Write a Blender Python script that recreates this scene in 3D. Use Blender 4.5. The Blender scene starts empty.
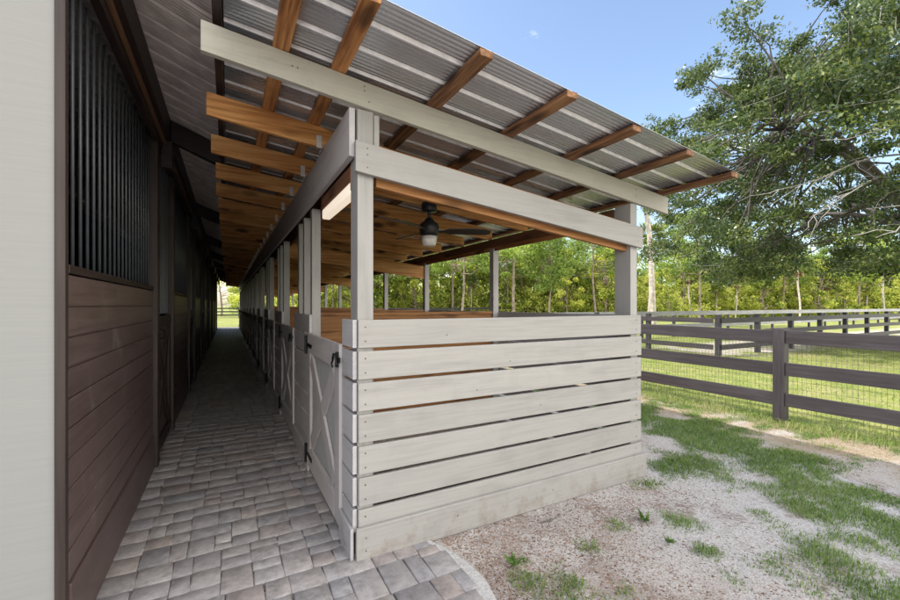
import bpy, math, random
import numpy as np
from mathutils import Vector, Matrix, noise

R = math.radians
random.seed(7)
rng = np.random.default_rng(11)
sc = bpy.context.scene
col = sc.collection

# ------------------------------------------------------------------ materials
def new_mat(name):
    m = bpy.data.materials.new(name); m.use_nodes = True
    nt = m.node_tree
    return m, nt, nt.nodes['Principled BSDF']

def nd(nt, typ, **kw):
    n = nt.nodes.new(typ)
    for k, v in kw.items():
        if k in n.inputs: n.inputs[k].default_value = v
        else: setattr(n, k, v)
    return n

def ramp(nt, stops, interp='LINEAR'):
    n = nt.nodes.new('ShaderNodeValToRGB')
    n.color_ramp.interpolation = interp
    el = n.color_ramp.elements
    while len(el) < len(stops): el.new(0.5)
    for e, (p, c) in zip(el, stops):
        e.position = p; e.color = (*c, 1) if len(c) == 3 else c
    return n

def mixc(nt, fac, a, b, mode='MIX'):
    n = nt.nodes.new('ShaderNodeMix'); n.data_type = 'RGBA'; n.blend_type = mode
    for sock, v in ((n.inputs[0], fac), (n.inputs[6], a), (n.inputs[7], b)):
        if hasattr(v, 'is_linked') or isinstance(v, bpy.types.NodeSocket): nt.links.new(v, sock)
        elif isinstance(v, (int, float)): sock.default_value = v
        else: sock.default_value = (*v, 1)
    return n.outputs[2]

def mth(nt, op, a, b=None, clamp=False):
    n = nt.nodes.new('ShaderNodeMath'); n.operation = op; n.use_clamp = clamp
    for i, v in enumerate((a, b)):
        if v is None: continue
        if isinstance(v, bpy.types.NodeSocket): nt.links.new(v, n.inputs[i])
        else: n.inputs[i].default_value = v
    return n.outputs[0]

def coords(nt, scale, rand=True):
    """object coordinates, shifted per mesh island and object, stretched"""
    tc = nd(nt, 'ShaderNodeTexCoord'); L = nt.links.new
    vec = tc.outputs['Object']
    if rand:
        geo = nd(nt, 'ShaderNodeNewGeometry'); oi = nd(nt, 'ShaderNodeObjectInfo')
        s = mth(nt, 'ADD', geo.outputs['Random Per Island'], oi.outputs['Random'])
        s = mth(nt, 'MULTIPLY', s, 37.0)
        cx = nd(nt, 'ShaderNodeCombineXYZ')
        for i in range(3): L(s, cx.inputs[i])
        va = nd(nt, 'ShaderNodeVectorMath', operation='ADD')
        L(vec, va.inputs[0]); L(cx.outputs[0], va.inputs[1]); vec = va.outputs[0]
    mp = nd(nt, 'ShaderNodeMapping'); mp.inputs['Scale'].default_value = scale
    L(vec, mp.inputs['Vector'])
    return mp.outputs[0]

AX = {'x': 0, 'y': 1, 'z': 2}
def wood(name, c_dark, c_mid, c_light, axis, rough=.7, knots=0.0, fine=45, bump=.15, grime=.0, var=.25, tight=0.0, scuff=0.0, mud=0.0):
    m, nt, p = new_mat(name); L = nt.links.new
    sc_ = [fine]*3; sc_[AX[axis]] = fine*.045
    n1 = nd(nt, 'ShaderNodeTexNoise', Scale=1.0, Detail=6.0, Roughness=.6, Distortion=.4)
    L(coords(nt, sc_), n1.inputs['Vector'])
    sb = [7.]*3; sb[AX[axis]] = .9
    n2 = nd(nt, 'ShaderNodeTexNoise', Scale=1.0, Detail=3.0, Distortion=.6)
    L(coords(nt, sb), n2.inputs['Vector'])
    f = mth(nt, 'ADD', mth(nt, 'MULTIPLY', n1.outputs[0], .6), mth(nt, 'MULTIPLY', n2.outputs[0], .4))
    r = ramp(nt, [(.32+tight, c_dark), (.5, c_mid), (.68-tight, c_light)]); L(f, r.inputs[0])
    c = r.outputs[0]
    if knots:
        kv = [6.]*3; kv[AX[axis]] = 2.2
        v = nd(nt, 'ShaderNodeTexVoronoi', Scale=1.0); L(coords(nt, kv), v.inputs['Vector'])
        k = ramp(nt, [(.14, (1, 1, 1)), (.34, (0, 0, 0))]); L(v.outputs['Distance'], k.inputs[0])
        c = mixc(nt, mth(nt, 'MULTIPLY', k.outputs[0], knots), c, [x*.28 for x in c_dark])
    if var:
        geo = nd(nt, 'ShaderNodeNewGeometry'); oi = nd(nt, 'ShaderNodeObjectInfo')
        s = mth(nt, 'FRACT', mth(nt, 'ADD', geo.outputs['Random Per Island'], oi.outputs['Random']))
        s = mth(nt, 'ADD', mth(nt, 'MULTIPLY', s, var), 1-var*.5)
        hv = nd(nt, 'ShaderNodeHueSaturation'); L(s, hv.inputs['Value']); L(c, hv.inputs['Color']); c = hv.outputs[0]
    if grime:
        n3 = nd(nt, 'ShaderNodeTexNoise', Scale=3.0, Detail=8.0, Roughness=.7)
        L(coords(nt, (1, 1, 1), False), n3.inputs['Vector'])
        g = ramp(nt, [(.52, (0, 0, 0)), (.72, (1, 1, 1))]); L(n3.outputs[0], g.inputs[0])
        c = mixc(nt, mth(nt, 'MULTIPLY', g.outputs[0], grime), c, [x*.45 for x in c_dark])
    if mud:
        tcm = nd(nt, 'ShaderNodeTexCoord'); sp_ = nd(nt, 'ShaderNodeSeparateXYZ'); L(tcm.outputs['Object'], sp_.inputs[0])
        nm = nd(nt, 'ShaderNodeTexNoise', Scale=9.0, Detail=9.0, Roughness=.75); L(tcm.outputs['Object'], nm.inputs['Vector'])
        hz = mth(nt, 'SUBTRACT', 1.0, mth(nt, 'MULTIPLY', sp_.outputs[2], 2.4), True)
        fm_ = mth(nt, 'MULTIPLY', mth(nt, 'SUBTRACT', mth(nt, 'ADD', nm.outputs[0], mth(nt, 'MULTIPLY', hz, .22)), .66), 6.0, True)
        c = mixc(nt, mth(nt, 'MULTIPLY', fm_, mud), c, (.17, .13, .10))
    if scuff:
        n4 = nd(nt, 'ShaderNodeTexNoise', Scale=1.0, Detail=9.0, Roughness=.8, Distortion=.8)
        L(coords(nt, (2.2, 3.2, 1.1), False), n4.inputs['Vector'])
        g4 = ramp(nt, [(.60, (0, 0, 0)), (.66, (1, 1, 1)), (.70, (0, 0, 0))]); L(n4.outputs[0], g4.inputs[0])
        c = mixc(nt, mth(nt, 'MULTIPLY', g4.outputs[0], scuff), c, (.20, .18, .17))
    L(c, p.inputs['Base Color'])
    p.inputs['Roughness'].default_value = rough
    p.inputs['Specular IOR Level'].default_value = .3
    b = nd(nt, 'ShaderNodeBump', Strength=bump, Distance=.004); L(n1.outputs[0], b.inputs['Height'])
    L(b.outputs[0], p.inputs['Normal'])
    return m

def paint(name, c, axis='x', rough=.55, var=.12, bump=.2, grime=.16, mud=0.0):
    lo = [x*.84 for x in c]; hi = [min(1, x*1.08) for x in c]
    return wood(name, lo, c, hi, axis, rough, .10, 55, bump, grime, var, mud=mud)

def plain(name, c, rough=.5, metal=0, var=.0, bump=0, nscale=20):
    m, nt, p = new_mat(name); L = nt.links.new
    n = nd(nt, 'ShaderNodeTexNoise', Scale=nscale, Detail=6.0); L(coords(nt, (1, 1, 1)), n.inputs['Vector'])
    r = ramp(nt, [(.3, [x*(1-.18-var) for x in c]), (.7, [min(1, x*(1.1+var)) for x in c])]); L(n.outputs[0], r.inputs[0])
    L(r.outputs[0], p.inputs['Base Color'])
    p.inputs['Roughness'].default_value = rough; p.inputs['Metallic'].default_value = metal
    if bump:
        b = nd(nt, 'ShaderNodeBump', Strength=bump, Distance=.01); L(n.outputs[0], b.inputs['Height']); L(b.outputs[0], p.inputs['Normal'])
    return m

M = {}
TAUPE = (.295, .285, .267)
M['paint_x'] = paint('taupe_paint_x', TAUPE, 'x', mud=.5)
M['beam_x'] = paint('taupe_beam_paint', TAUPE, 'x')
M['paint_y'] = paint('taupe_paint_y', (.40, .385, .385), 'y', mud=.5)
M['paint_z'] = paint('taupe_paint_z', TAUPE, 'z')
M['cream_x'] = paint('cream_trim_paint', (.37, .355, .30), 'x', grime=.25)
M['gate'] = paint('gate_paint', (.42, .39, .385), 'z')
M['gate_y'] = paint('gate_paint_y', (.44, .41, .40), 'y')
M['gate_in'] = paint('gate_panel_paint', (.36, .36, .36), 'z')
M['header'] = paint('header_paint', (.42, .40, .40), 'y', grime=.2)
M['orange_x'] = wood('rafter_pine', (.31, .125, .036), (.54, .255, .08), (.68, .385, .15), 'x', .6, .95, 46, .25, tight=.05)
M['orange_y'] = wood('purlin_pine', (.17, .065, .022), (.33, .145, .05), (.45, .22, .085), 'y', .65, .8, 44, .25, tight=.08)
M['weathered_y'] = wood('purlin_weathered', (.075, .035, .018), (.16, .075, .035), (.26, .135, .065), 'y', .75, .9, 50, .5, tight=.09)
M['brown_y'] = wood('header_pine_brown', (.09, .04, .022), (.15, .068, .036), (.21, .10, .055), 'y', .65, .6, 40)
M['part_x'] = wood('partition_pine', (.20, .085, .03), (.32, .15, .055), (.42, .21, .085), 'x', .65, .7, 36)
M['stain_y'] = wood('brown_stain_boards', (.072, .048, .044), (.098, .067, .062), (.125, .088, .082), 'y', .4, 0, 50, .15, .3, .22, scuff=.5)
M['dark_y'] = wood('dark_stain_beam', (.018, .012, .011), (.03, .019, .017), (.048, .03, .026), 'y', .5, 0, 40)
M['dark_z'] = wood('dark_stain_post', (.022, .016, .014), (.036, .025, .022), (.055, .038, .033), 'z', .5, 0, 40)
M['dark_x'] = wood('dark_stain_rafter', (.016, .012, .012), (.026, .019, .019), (.04, .03, .03), 'x', .5, 0, 40)
M['ledge_y'] = wood('header_ledge_wood', (.10, .05, .028), (.15, .08, .045), (.2, .11, .065), 'y', .5, 0, 40)
M['bar'] = plain('bar_paint', (.062, .068, .078), .4, .1)
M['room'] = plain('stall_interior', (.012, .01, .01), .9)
M['iron'] = plain('black_iron', (.015, .015, .016), .4, .6)
M['galv'] = plain('galvanised_steel', (.62, .63, .64), .45, .4)
M['fence'] = wood('charcoal_fence_paint', (.027, .022, .024), (.043, .037, .040), (.066, .058, .062), 'y', .5, 0, 40, .2, 0, .2)
M['fence_z'] = wood('charcoal_post_paint', (.027, .022, .024), (.043, .037, .040), (.066, .058, .062), 'z', .5, 0, 40, .2, 0, .2)
M['fence_x'] = wood('black_fence_paint', (.022, .02, .024), (.034, .03, .035), (.055, .05, .055), 'x', .5, 0, 40, .2, 0, .2)
M['pale_fence'] = wood('weathered_grey_board', (.22, .22, .23), (.32, .32, .33), (.42, .42, .43), 'x', .7, 0, 40, .2, 0, .2)
M['wire'] = plain('fence_wire', (.16, .16, .16), .45, .6)
M['fan'] = plain('fan_black', (.022, .022, .024), .4, .3)
M['stone'] = plain('concrete_edge', (.42, .41, .40), .85, 0, .1, .5, 60)
M['nail'] = plain('nail_head', (.10, .09, .085), .5, .5)

def glow(name, c, s):
    m, nt, p = new_mat(name)
    p.inputs['Base Color'].default_value = (.8, .78, .74, 1)
    p.inputs['Emission Color'].default_value = (*c, 1); p.inputs['Emission Strength'].default_value = s
    p.inputs['Roughness'].default_value = .4
    n = nd(nt, 'ShaderNodeTexNoise', Scale=6.0); r = ramp(nt, [(.3, (.56, .54, .5)), (.7, (.62, .60, .56))])
    nt.links.new(n.outputs[0], r.inputs[0]); nt.links.new(r.outputs[0], p.inputs['Base Color'])
    return m
M['diffuser'] = glow('lit_diffuser', (1, .84, .66), .26)
M['opal'] = plain('opal_glass', (.86, .85, .80), .25)

# corrugated roof steel
m, nt, p = new_mat('galvalume_roof_sheet'); L = nt.links.new
n = nd(nt, 'ShaderNodeTexNoise', Scale=1.0, Detail=5.0); L(coords(nt, (.5, 5, 5), False), n.inputs['Vector'])
r = ramp(nt, [(.3, (.48, .495, .54)), (.7, (.62, .63, .67))]); L(n.outputs[0], r.inputs[0]); L(r.outputs[0], p.inputs['Base Color'])
r2 = ramp(nt, [(.3, (.22, .22, .22)), (.7, (.34, .34, .34))]); L(n.outputs[0], r2.inputs[0]); L(r2.outputs[0], p.inputs['Roughness'])
p.inputs['Metallic'].default_value = .75
M['roof'] = m
M['roof_rib'] = plain('rib_painted_reflection', (.90, .90, .90), .3, .1)  # sky reflection stripes put into the rib colour as near-white
M['barn_roof'] = plain('barn_roof_sheet', (.62, .55, .52), .5, 0, .1, 0, 8)

# barn end siding
m, nt, p = new_mat('embossed_siding'); L = nt.links.new
n = nd(nt, 'ShaderNodeTexNoise', Scale=1.0, Detail=6.0, Roughness=.65, Distortion=.5); L(coords(nt, (2.2, 2.2, 60), False), n.inputs['Vector'])
r = ramp(nt, [(.3, (.222, .222, .212)), (.7, (.242, .242, .230))]); L(n.outputs[0], r.inputs[0]); L(r.outputs[0], p.inputs['Base Color'])
b = nd(nt, 'ShaderNodeBump', Strength=.16, Distance=.004); L(n.outputs[0], b.inputs['Height']); L(b.outputs[0], p.inputs['Normal'])
p.inputs['Roughness'].default_value = .7
M['siding'] = m

# pavers
m, nt, p = new_mat('tumbled_pavers'); L = nt.links.new
geo = nd(nt, 'ShaderNodeNewGeometry')
r = ramp(nt, [(0, (.27, .253, .25)), (.25, (.32, .303, .302)), (.5, (.245, .238, .248)), (.7, (.33, .308, .303)), (.85, (.28, .245, .232)), (.94, (.22, .218, .235)), (1, (.30, .265, .25))]); L(geo.outputs['Random Per Island'], r.inputs[0])
n = nd(nt, 'ShaderNodeTexNoise', Scale=14.0, Detail=9.0, Roughness=.7); L(coords(nt, (1, 1, 1)), n.inputs['Vector'])
v = ramp(nt, [(.3, (.55, .55, .55)), (.48, (.92, .92, .92)), (.7, (1.3, 1.3, 1.3))]); L(n.outputs[0], v.inputs[0])
c = mixc(nt, 1.0, r.outputs[0], v.outputs[0], 'MULTIPLY')
n2 = nd(nt, 'ShaderNodeTexNoise', Scale=1.6, Detail=5.0); L(coords(nt, (1, 1, 1), False), n2.inputs['Vector'])
g = ramp(nt, [(.45, (0, 0, 0)), (.7, (1, 1, 1))]); L(n2.outputs[0], g.inputs[0])
c = mixc(nt, mth(nt, 'MULTIPLY', g.outputs[0], .4), c, (.20, .165, .145))
L(c, p.inputs['Base Color']); p.inputs['Roughness'].default_value = .62
n3 = nd(nt, 'ShaderNodeTexNoise', Scale=45.0, Detail=6.0); L(coords(nt, (1, 1, 1)), n3.inputs['Vector'])
b = nd(nt, 'ShaderNodeBump', Strength=.5, Distance=.006); L(n3.outputs[0], b.inputs['Height']); L(b.outputs[0], p.inputs['Normal'])
M['paver'] = m
M['joint'] = plain('joint_sand', (.25, .23, .215), .95, 0, .2, .6, 90)

# ground : sand and shell near, grass field beyond the fence
m, nt, p = new_mat('sand_and_turf'); L = nt.links.new
tc = nd(nt, 'ShaderNodeTexCoord'); sep = nd(nt, 'ShaderNodeSeparateXYZ'); L(tc.outputs['Object'], sep.inputs[0])
def N(scale, det=6.0, rough=.6, dist=0.0):
    q = nd(nt, 'ShaderNodeTexNoise', Scale=scale, Detail=det, Roughness=rough, Distortion=dist); L(tc.outputs['Object'], q.inputs['Vector']); return q.outputs[0]
def RP(inp, a, b_):
    q = ramp(nt, [(a, (0, 0, 0)), (b_, (1, 1, 1))]); L(inp, q.inputs[0]); return q.outputs[0]
spk = nd(nt, 'ShaderNodeTexVoronoi', Scale=120.0); L(tc.outputs['Object'], spk.inputs['Vector'])
spr = ramp(nt, [(0, (.25, .232, .215)), (.35, (.40, .382, .362)), (.7, (.55, .53, .51)), (1, (.31, .29, .27))]); L(spk.outputs['Color'], spr.inputs[0])
sand = spr.outputs[0]
deb = RP(N(1.1, 9, .72, .3), .52, .64)
deb = mth(nt, 'MULTIPLY', deb, RP(N(30, 5, .7), .38, .55))
sand = mixc(nt, deb, sand, (.155, .095, .07))
nearw = mth(nt, 'MULTIPLY', mth(nt, 'SUBTRACT', 2.9, sep.outputs[0]), .8, True)
mul = mth(nt, 'MULTIPLY', nearw, RP(N(2.4, 8, .75), .42, .56))
sand = mixc(nt, mth(nt, 'MULTIPLY', mul, .5), sand, (.17, .115, .09))
warm = RP(N(.5, 5), .45, .6)
sand = mixc(nt, mth(nt, 'MULTIPLY', warm, .18), sand, (.40, .31, .23))
straw = mth(nt, 'MULTIPLY', mth(nt, 'MULTIPLY', mth(nt, 'SUBTRACT', sep.outputs[0], 5.0), 1.2, True), RP(N(1.7, 7, .7), .28, .52))
sand = mixc(nt, mth(nt, 'MULTIPLY', straw, .92), sand, (.31, .245, .155))
gcol = ramp(nt, [(.3, (.12, .17, .04)), (.5, (.23, .26, .075)), (.7, (.36, .34, .14))]); L(N(2.2, 8, .7), gcol.inputs[0])
dry = RP(N(.35, 6), .52, .66)
gr = mixc(nt, mth(nt, 'MULTIPLY', dry, .75), gcol.outputs[0], (.40, .33, .19))
fm = mth(nt, 'MULTIPLY', mth(nt, 'SUBTRACT', mth(nt, 'ADD', sep.outputs[0], mth(nt, 'MULTIPLY', N(3.0), 1.0)), 7.05), 2.5, True)
fm2 = mth(nt, 'MULTIPLY', mth(nt, 'SUBTRACT', sep.outputs[1], 33.5), 2.0, True)
lane = mth(nt, 'MULTIPLY', mth(nt, 'MULTIPLY', mth(nt, 'SUBTRACT', sep.outputs[0], 13.8), 2.0, True), mth(nt, 'MULTIPLY', mth(nt, 'SUBTRACT', sep.outputs[1], 6.4), 2.0, True))
lane = mth(nt, 'MULTIPLY', lane, mth(nt, 'MULTIPLY', mth(nt, 'SUBTRACT', 10.5, sep.outputs[1]), 1.2, True))
lane = mth(nt, 'MULTIPLY', lane, RP(N(.8, 6), .36, .5))
fld = mth(nt, 'MAXIMUM', fm, fm2)
c = mixc(nt, fld, sand, gr)
c = mixc(nt, mth(nt, 'MULTIPLY', lane, .85), c, (.46, .41, .36))
L(c, p.inputs['Base Color']); p.inputs['Roughness'].default_value = .95; p.inputs['Specular IOR Level'].default_value = .1
b = nd(nt, 'ShaderNodeBump', Strength=.7, Distance=.015); L(N(60, 7, .75), b.inputs['Height']); L(b.outputs[0], p.inputs['Normal'])
M['ground'] = m

def leafmat(name, stops, trans=.35, rough=.45, clump=1.2):
    m, nt, p = new_mat(name); L = nt.links.new
    geo = nd(nt, 'ShaderNodeNewGeometry'); tc = nd(nt, 'ShaderNodeTexCoord')
    n = nd(nt, 'ShaderNodeTexNoise', Scale=clump, Detail=4.0); L(tc.outputs['Object'], n.inputs['Vector'])
    oi = nd(nt, 'ShaderNodeObjectInfo')
    f = mth(nt, 'ADD', mth(nt, 'MULTIPLY', geo.outputs['Random Per Island'], .5), mth(nt, 'MULTIPLY', n.outputs[0], .6))
    f = mth(nt, 'ADD', f, mth(nt, 'MULTIPLY', mth(nt, 'SUBTRACT', oi.outputs['Random'], .5), .25))
    r = ramp(nt, stops); L(f, r.inputs[0])
    L(r.outputs[0], p.inputs['Base Color']); p.inputs['Roughness'].default_value = rough
    t = nd(nt, 'ShaderNodeBsdfTranslucent')
    hv = nd(nt, 'ShaderNodeHueSaturation', Value=1.6, Saturation=1.1); L(r.outputs[0], hv.inputs['Color']); L(hv.outputs[0], t.inputs['Color'])
    mx = nd(nt, 'ShaderNodeMixShader'); mx.inputs[0].default_value = trans
    L(p.outputs[0], mx.inputs[1]); L(t.outputs[0], mx.inputs[2])
    L(mx.outputs[0], nt.nodes['Material Output'].inputs[0])
    return m
M['oak_leaf'] = leafmat('oak_leaves', [(.25, (.024, .044, .018)), (.5, (.05, .085, .03)), (.72, (.10, .14, .042)), (.9, (.22, .25, .07))], .28, .32, .9)
M['far_leaf'] = leafmat('woodland_leaves', [(.3, (.055, .095, .022)), (.43, (.20, .26, .042)), (.57, (.42, .46, .09)), (.85, (.62, .60, .19))], .5, .6, .55)
M['pine_leaf'] = leafmat('pine_needles', [(.25, (.07, .12, .03)), (.48, (.17, .23, .05)), (.72, (.32, .40, .10))], .45, .6, .5)
M['palm_leaf'] = leafmat('palm_fronds', [(.3, (.08, .13, .03)), (.6, (.19, .23, .06)), (.9, (.34, .32, .12))], .3, .5, .8)
M['dead_frond'] = leafmat('dead_fronds', [(.3, (.17, .115, .055)), (.7, (.34, .25, .13))], .2, .7, .8)
M['grass'] = leafmat('grass_blades', [(.25, (.07, .13, .024)), (.46, (.14, .225, .044)), (.68, (.23, .31, .078)), (.88, (.41, .37, .19))], .35, .6, 1.5)
M['field_grass'] = leafmat('field_grass_blades', [(.25, (.11, .18, .03)), (.5, (.19, .26, .05)), (.75, (.28, .32, .09)), (.92, (.38, .34, .17))], .35, .6, .8)
M['weed'] = leafmat('weed_leaves', [(.3, (.05, .11, .02)), (.7, (.11, .19, .04))], .3, .5, 2)
M['litter'] = leafmat('leaf_litter', [(.2, (.06, .035, .025)), (.5, (.15, .085, .055)), (.75, (.28, .17, .11)), (.95, (.45, .36, .29))], .05, .8, 2)
M['pebble'] = leafmat('shell_pebbles', [(.2, (.22, .20, .19)), (.6, (.46, .43, .42)), (.9, (.68, .65, .64))], 0, .8, 2)
M['bark'] = plain('grey_bark', (.10, .088, .078), .9, 0, .2, .8, 14)
M['twig'] = plain('bare_grey_twigs', (.36, .34, .32), .85, 0, .15)
M['pine_bark'] = plain('pine_trunk_bark', (.26, .20, .165), .9, 0, .3, .6, 6)
M['pale_bark'] = plain('pale_trunk', (.46, .40, .35), .85, 0, .25, .6, 5)

# ------------------------------------------------------------------ mesh helpers
class MB:
    """collects boxes / bars / tubes into one mesh"""
    def __init__(s): s.v = []; s.f = []
    def add(s, vs, fs):
        o = len(s.v); s.v += [tuple(v) for v in vs]; s.f += [tuple(i+o for i in f) for f in fs]; return s
    def box(s, x0, x1, y0, y1, z0, z1):
        vs = [(x, y, z) for x in (x0, x1) for y in (y0, y1) for z in (z0, z1)]
        return s.add(vs, [(0, 1, 3, 2), (4, 6, 7, 5), (0, 4, 5, 1), (2, 3, 7, 6), (0, 2, 6, 4), (1, 5, 7, 3)])
    def bar(s, a, b, w, h, up=(0, 0, 1)):
        """box from a to b (centre line), w sideways, h along 'up'"""
        a = Vector(a); b = Vector(b); d = (b-a).normalized(); up = Vector(up)
        si = d.cross(up).normalized(); u = si.cross(d).normalized()
        vs = [c + si*w*i*.5 + u*h*j*.5 for c in (a, b) for i, j in ((-1, -1), (1, -1), (1, 1), (-1, 1))]
        return s.add(vs, [(3, 2, 1, 0), (4, 5, 6, 7), (0, 1, 5, 4), (1, 2, 6, 5), (2, 3, 7, 6), (3, 0, 4, 7)])
    def slab(s, x0, x1, y0, y1, ztop0, ztop1, h):
        """board sloping along x with vertical ends"""
        vs = [(x0, y0, ztop0-h), (x0, y0, ztop0), (x0, y1, ztop0-h), (x0, y1, ztop0), (x1, y0, ztop1-h), (x1, y0, ztop1), (x1, y1, ztop1-h), (x1, y1, ztop1)]
        return s.add(vs, [(0, 1, 3, 2), (4, 6, 7, 5), (0, 4, 5, 1), (2, 3, 7, 6), (0, 2, 6, 4), (1, 5, 7, 3)])
    def tube(s, pts, rad, n=8):
        pts = [Vector(p) for p in pts]; rings = []
        if not hasattr(rad, '__len__'): rad = [rad]*len(pts)
        o = len(s.v)
        for i, p in enumerate(pts):
            d = (pts[min(i+1, len(pts)-1)] - pts[max(i-1, 0)]).normalized()
            a = d.cross(Vector((0, 0, 1)) if abs(d.z) < .9 else Vector((1, 0, 0))).normalized(); b = d.cross(a)
            for k in range(n):
                t = 2*math.pi*k/n
                s.v.append(tuple(p + (a*math.cos(t)+b*math.sin(t))*rad[i]))
        for i in range(len(pts)-1):
            for k in range(n):
                k2 = (k+1) % n
                s.f.append((o+i*n+k, o+i*n+k2, o+(i+1)*n+k2, o+(i+1)*n+k))
        s.f.append(tuple(o+k for k in reversed(range(n)))); s.f.append(tuple(o+(len(pts)-1)*n+k for k in range(n)))
        return s
    def lathe(s, c, prof, n=20):
        c = Vector(c); o = len(s.v)
        for r, z in prof:
            for k in range(n):
                t = 2*math.pi*k/n; s.v.append((c.x+r*math.cos(t), c.y+r*math.sin(t), c.z+z))
        for i in range(len(prof)-1):
            for k in range(n):
                k2 = (k+1) % n; s.f.append((o+i*n+k, o+i*n+k2, o+(i+1)*n+k2, o+(i+1)*n+k))
        s.f.append(tuple(o+k for k in reversed(range(n)))); s.f.append(tuple(o+(len(prof)-1)*n+k for k in range(n)))
        return s

def world_loc(o):
    return Vector((0, 0, 0)) if o is None else world_loc(o.parent) + o.location

def obj(name, mb, mat, parent=None, origin=(0, 0, 0), bevel=0.0, smooth=False):
    me = bpy.data.meshes.new(name)
    og = Vector(origin)
    me.from_pydata([(v[0]-og.x, v[1]-og.y, v[2]-og.z) for v in mb.v], [], mb.f)
    me.materials.append(mat)
    if smooth:
        for pl in me.polygons: pl.use_smooth = True
    o = bpy.data.objects.new(name, me); col.objects.link(o)
    if parent is not None: o.parent = parent
    o.location = og - world_loc(parent)
    if bevel:
        b = o.modifiers.new('edge', 'BEVEL'); b.width = bevel; b.segments = 2; b.limit_method = 'ANGLE'; b.harden_normals = False
    return o

def npmesh(name, verts, faces, mat, parent=None, origin=(0, 0, 0), smooth=False):
    """verts (n,3), faces (m,k) arrays in world space"""
    verts = np.asarray(verts, dtype=np.float64) - np.asarray(origin)
    m_, k = faces.shape
    me = bpy.data.meshes.new(name)
    me.vertices.add(len(verts)); me.vertices.foreach_set('co', verts.astype(np.float32).ravel())
    me.loops.add(m_*k); me.loops.foreach_set('vertex_index', faces.astype(np.int32).ravel())
    me.polygons.add(m_); me.polygons.foreach_set('loop_start', np.arange(0, m_*k, k, dtype=np.int32))
    me.polygons.foreach_set('loop_total', np.full(m_, k, dtype=np.int32))
    if smooth: me.polygons.foreach_set('use_smooth', np.ones(m_, dtype=bool))
    me.update(calc_edges=True)
    me.materials.append(mat)
    o = bpy.data.objects.new(name, me); col.objects.link(o)
    if parent is not None: o.parent = parent
    o.location = Vector(origin) - world_loc(parent)
    return o

def empty(name, loc):
    o = bpy.data.objects.new(name, None); col.objects.link(o); o.location = loc; o.empty_display_size = .2; return o

def tag(o, label=None, cat=None, group=None, kind=None):
    if label: o['label'] = label
    if cat: o['category'] = cat
    if group: o['group'] = group
    if kind: o['kind'] = kind
    return o

def copy_tree(o, parent=None):
    c = o.copy(); col.objects.link(c)
    if parent is not None: c.parent = parent
    for ch in list(o.children): copy_tree(ch, c)
    return c

def unit(a): return a/np.maximum(np.linalg.norm(a, axis=1, keepdims=True), 1e-9)

def leaves(pos, size, aspect=.5, updir=.35, fold=.25, dirs=None):
    """leaf shaped quads: base, side, tip, side; returns verts, faces"""
    n = len(pos); size = np.broadcast_to(size, (n,))[:, None]
    if dirs is None:
        dirs = unit(rng.normal(size=(n, 3)) + np.array([0, 0, -.1]))
    nr = unit(rng.normal(size=(n, 3)) + np.array([0, 0, updir*3]))
    sd = unit(np.cross(dirs, nr)); nr = np.cross(sd, dirs)
    b = pos - dirs*size*.5; t = pos + dirs*size*.5
    m1 = pos + sd*size*aspect*.5 + nr*size*fold*.3; m2 = pos - sd*size*aspect*.5 + nr*size*fold*.3
    v = np.stack([b, m1, t, m2], axis=1).reshape(-1, 3)
    f = np.arange(n*4).reshape(n, 4)
    return v, f

# ------------------------------------------------------------------ layout numbers
XL, XR = .70, 3.43          # aisle side and outer side of the stall row
YF, PITCH, NST = 2.57, 2.3, 13
YE = YF + PITCH*NST         # far end of the shed
def zr(x): return 3.117 - .1135*(x+.127)    # top of the shed rafters
XB = -.64                   # barn wall facing the aisle
YB = 2.43                   # near end of the barn

# ------------------------------------------------------------------ ground and paving
def grid(name, xs, ys, z, mat):
    X, Y = np.meshgrid(xs, ys); v = np.stack([X.ravel(), Y.ravel(), np.full(X.size, z)], 1)
    nx, ny = len(xs), len(ys)
    i = np.arange(nx-1)[None, :] + np.arange(ny-1)[:, None]*nx
    f = np.stack([i, i+1, i+1+nx, i+nx], -1).reshape(-1, 4)
    return npmesh(name, v, f, mat)
g = grid('ground', np.array([-600, -60, -8, 0, 8, 20, 60, 600.]), np.array([-600, -20, 0, 10, 40, 120, 700.]), -.012, M['ground'])
tag(g, kind='structure')

def edge_x(y):
    """outer edge of the paving in front of the stall row"""
    if y > 2.56: return None
    return 1.285-.55*(y-2.13)**2 if y > 1.2 else .81-.25*(1.2-y)
jb = MB(); ys = [-3.5+i*.1 for i in range(61)]
jv = []
for y in ys:
    jv.append((-1.9 if y < YB else XB-.03, y, -.003)); jv.append(((edge_x(y) or XL+.06)-.04, y, -.003))
jb.add(jv, [(2*i, 2*i+1, 2*i+3, 2*i+2) for i in range(len(ys)-1)])
jb.box(XB-.02, XL+.10, YF, YE+.6, -.05, -.003)
jo = obj('joint_bed', jb, M['joint']); tag(jo, kind='structure')

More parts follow.
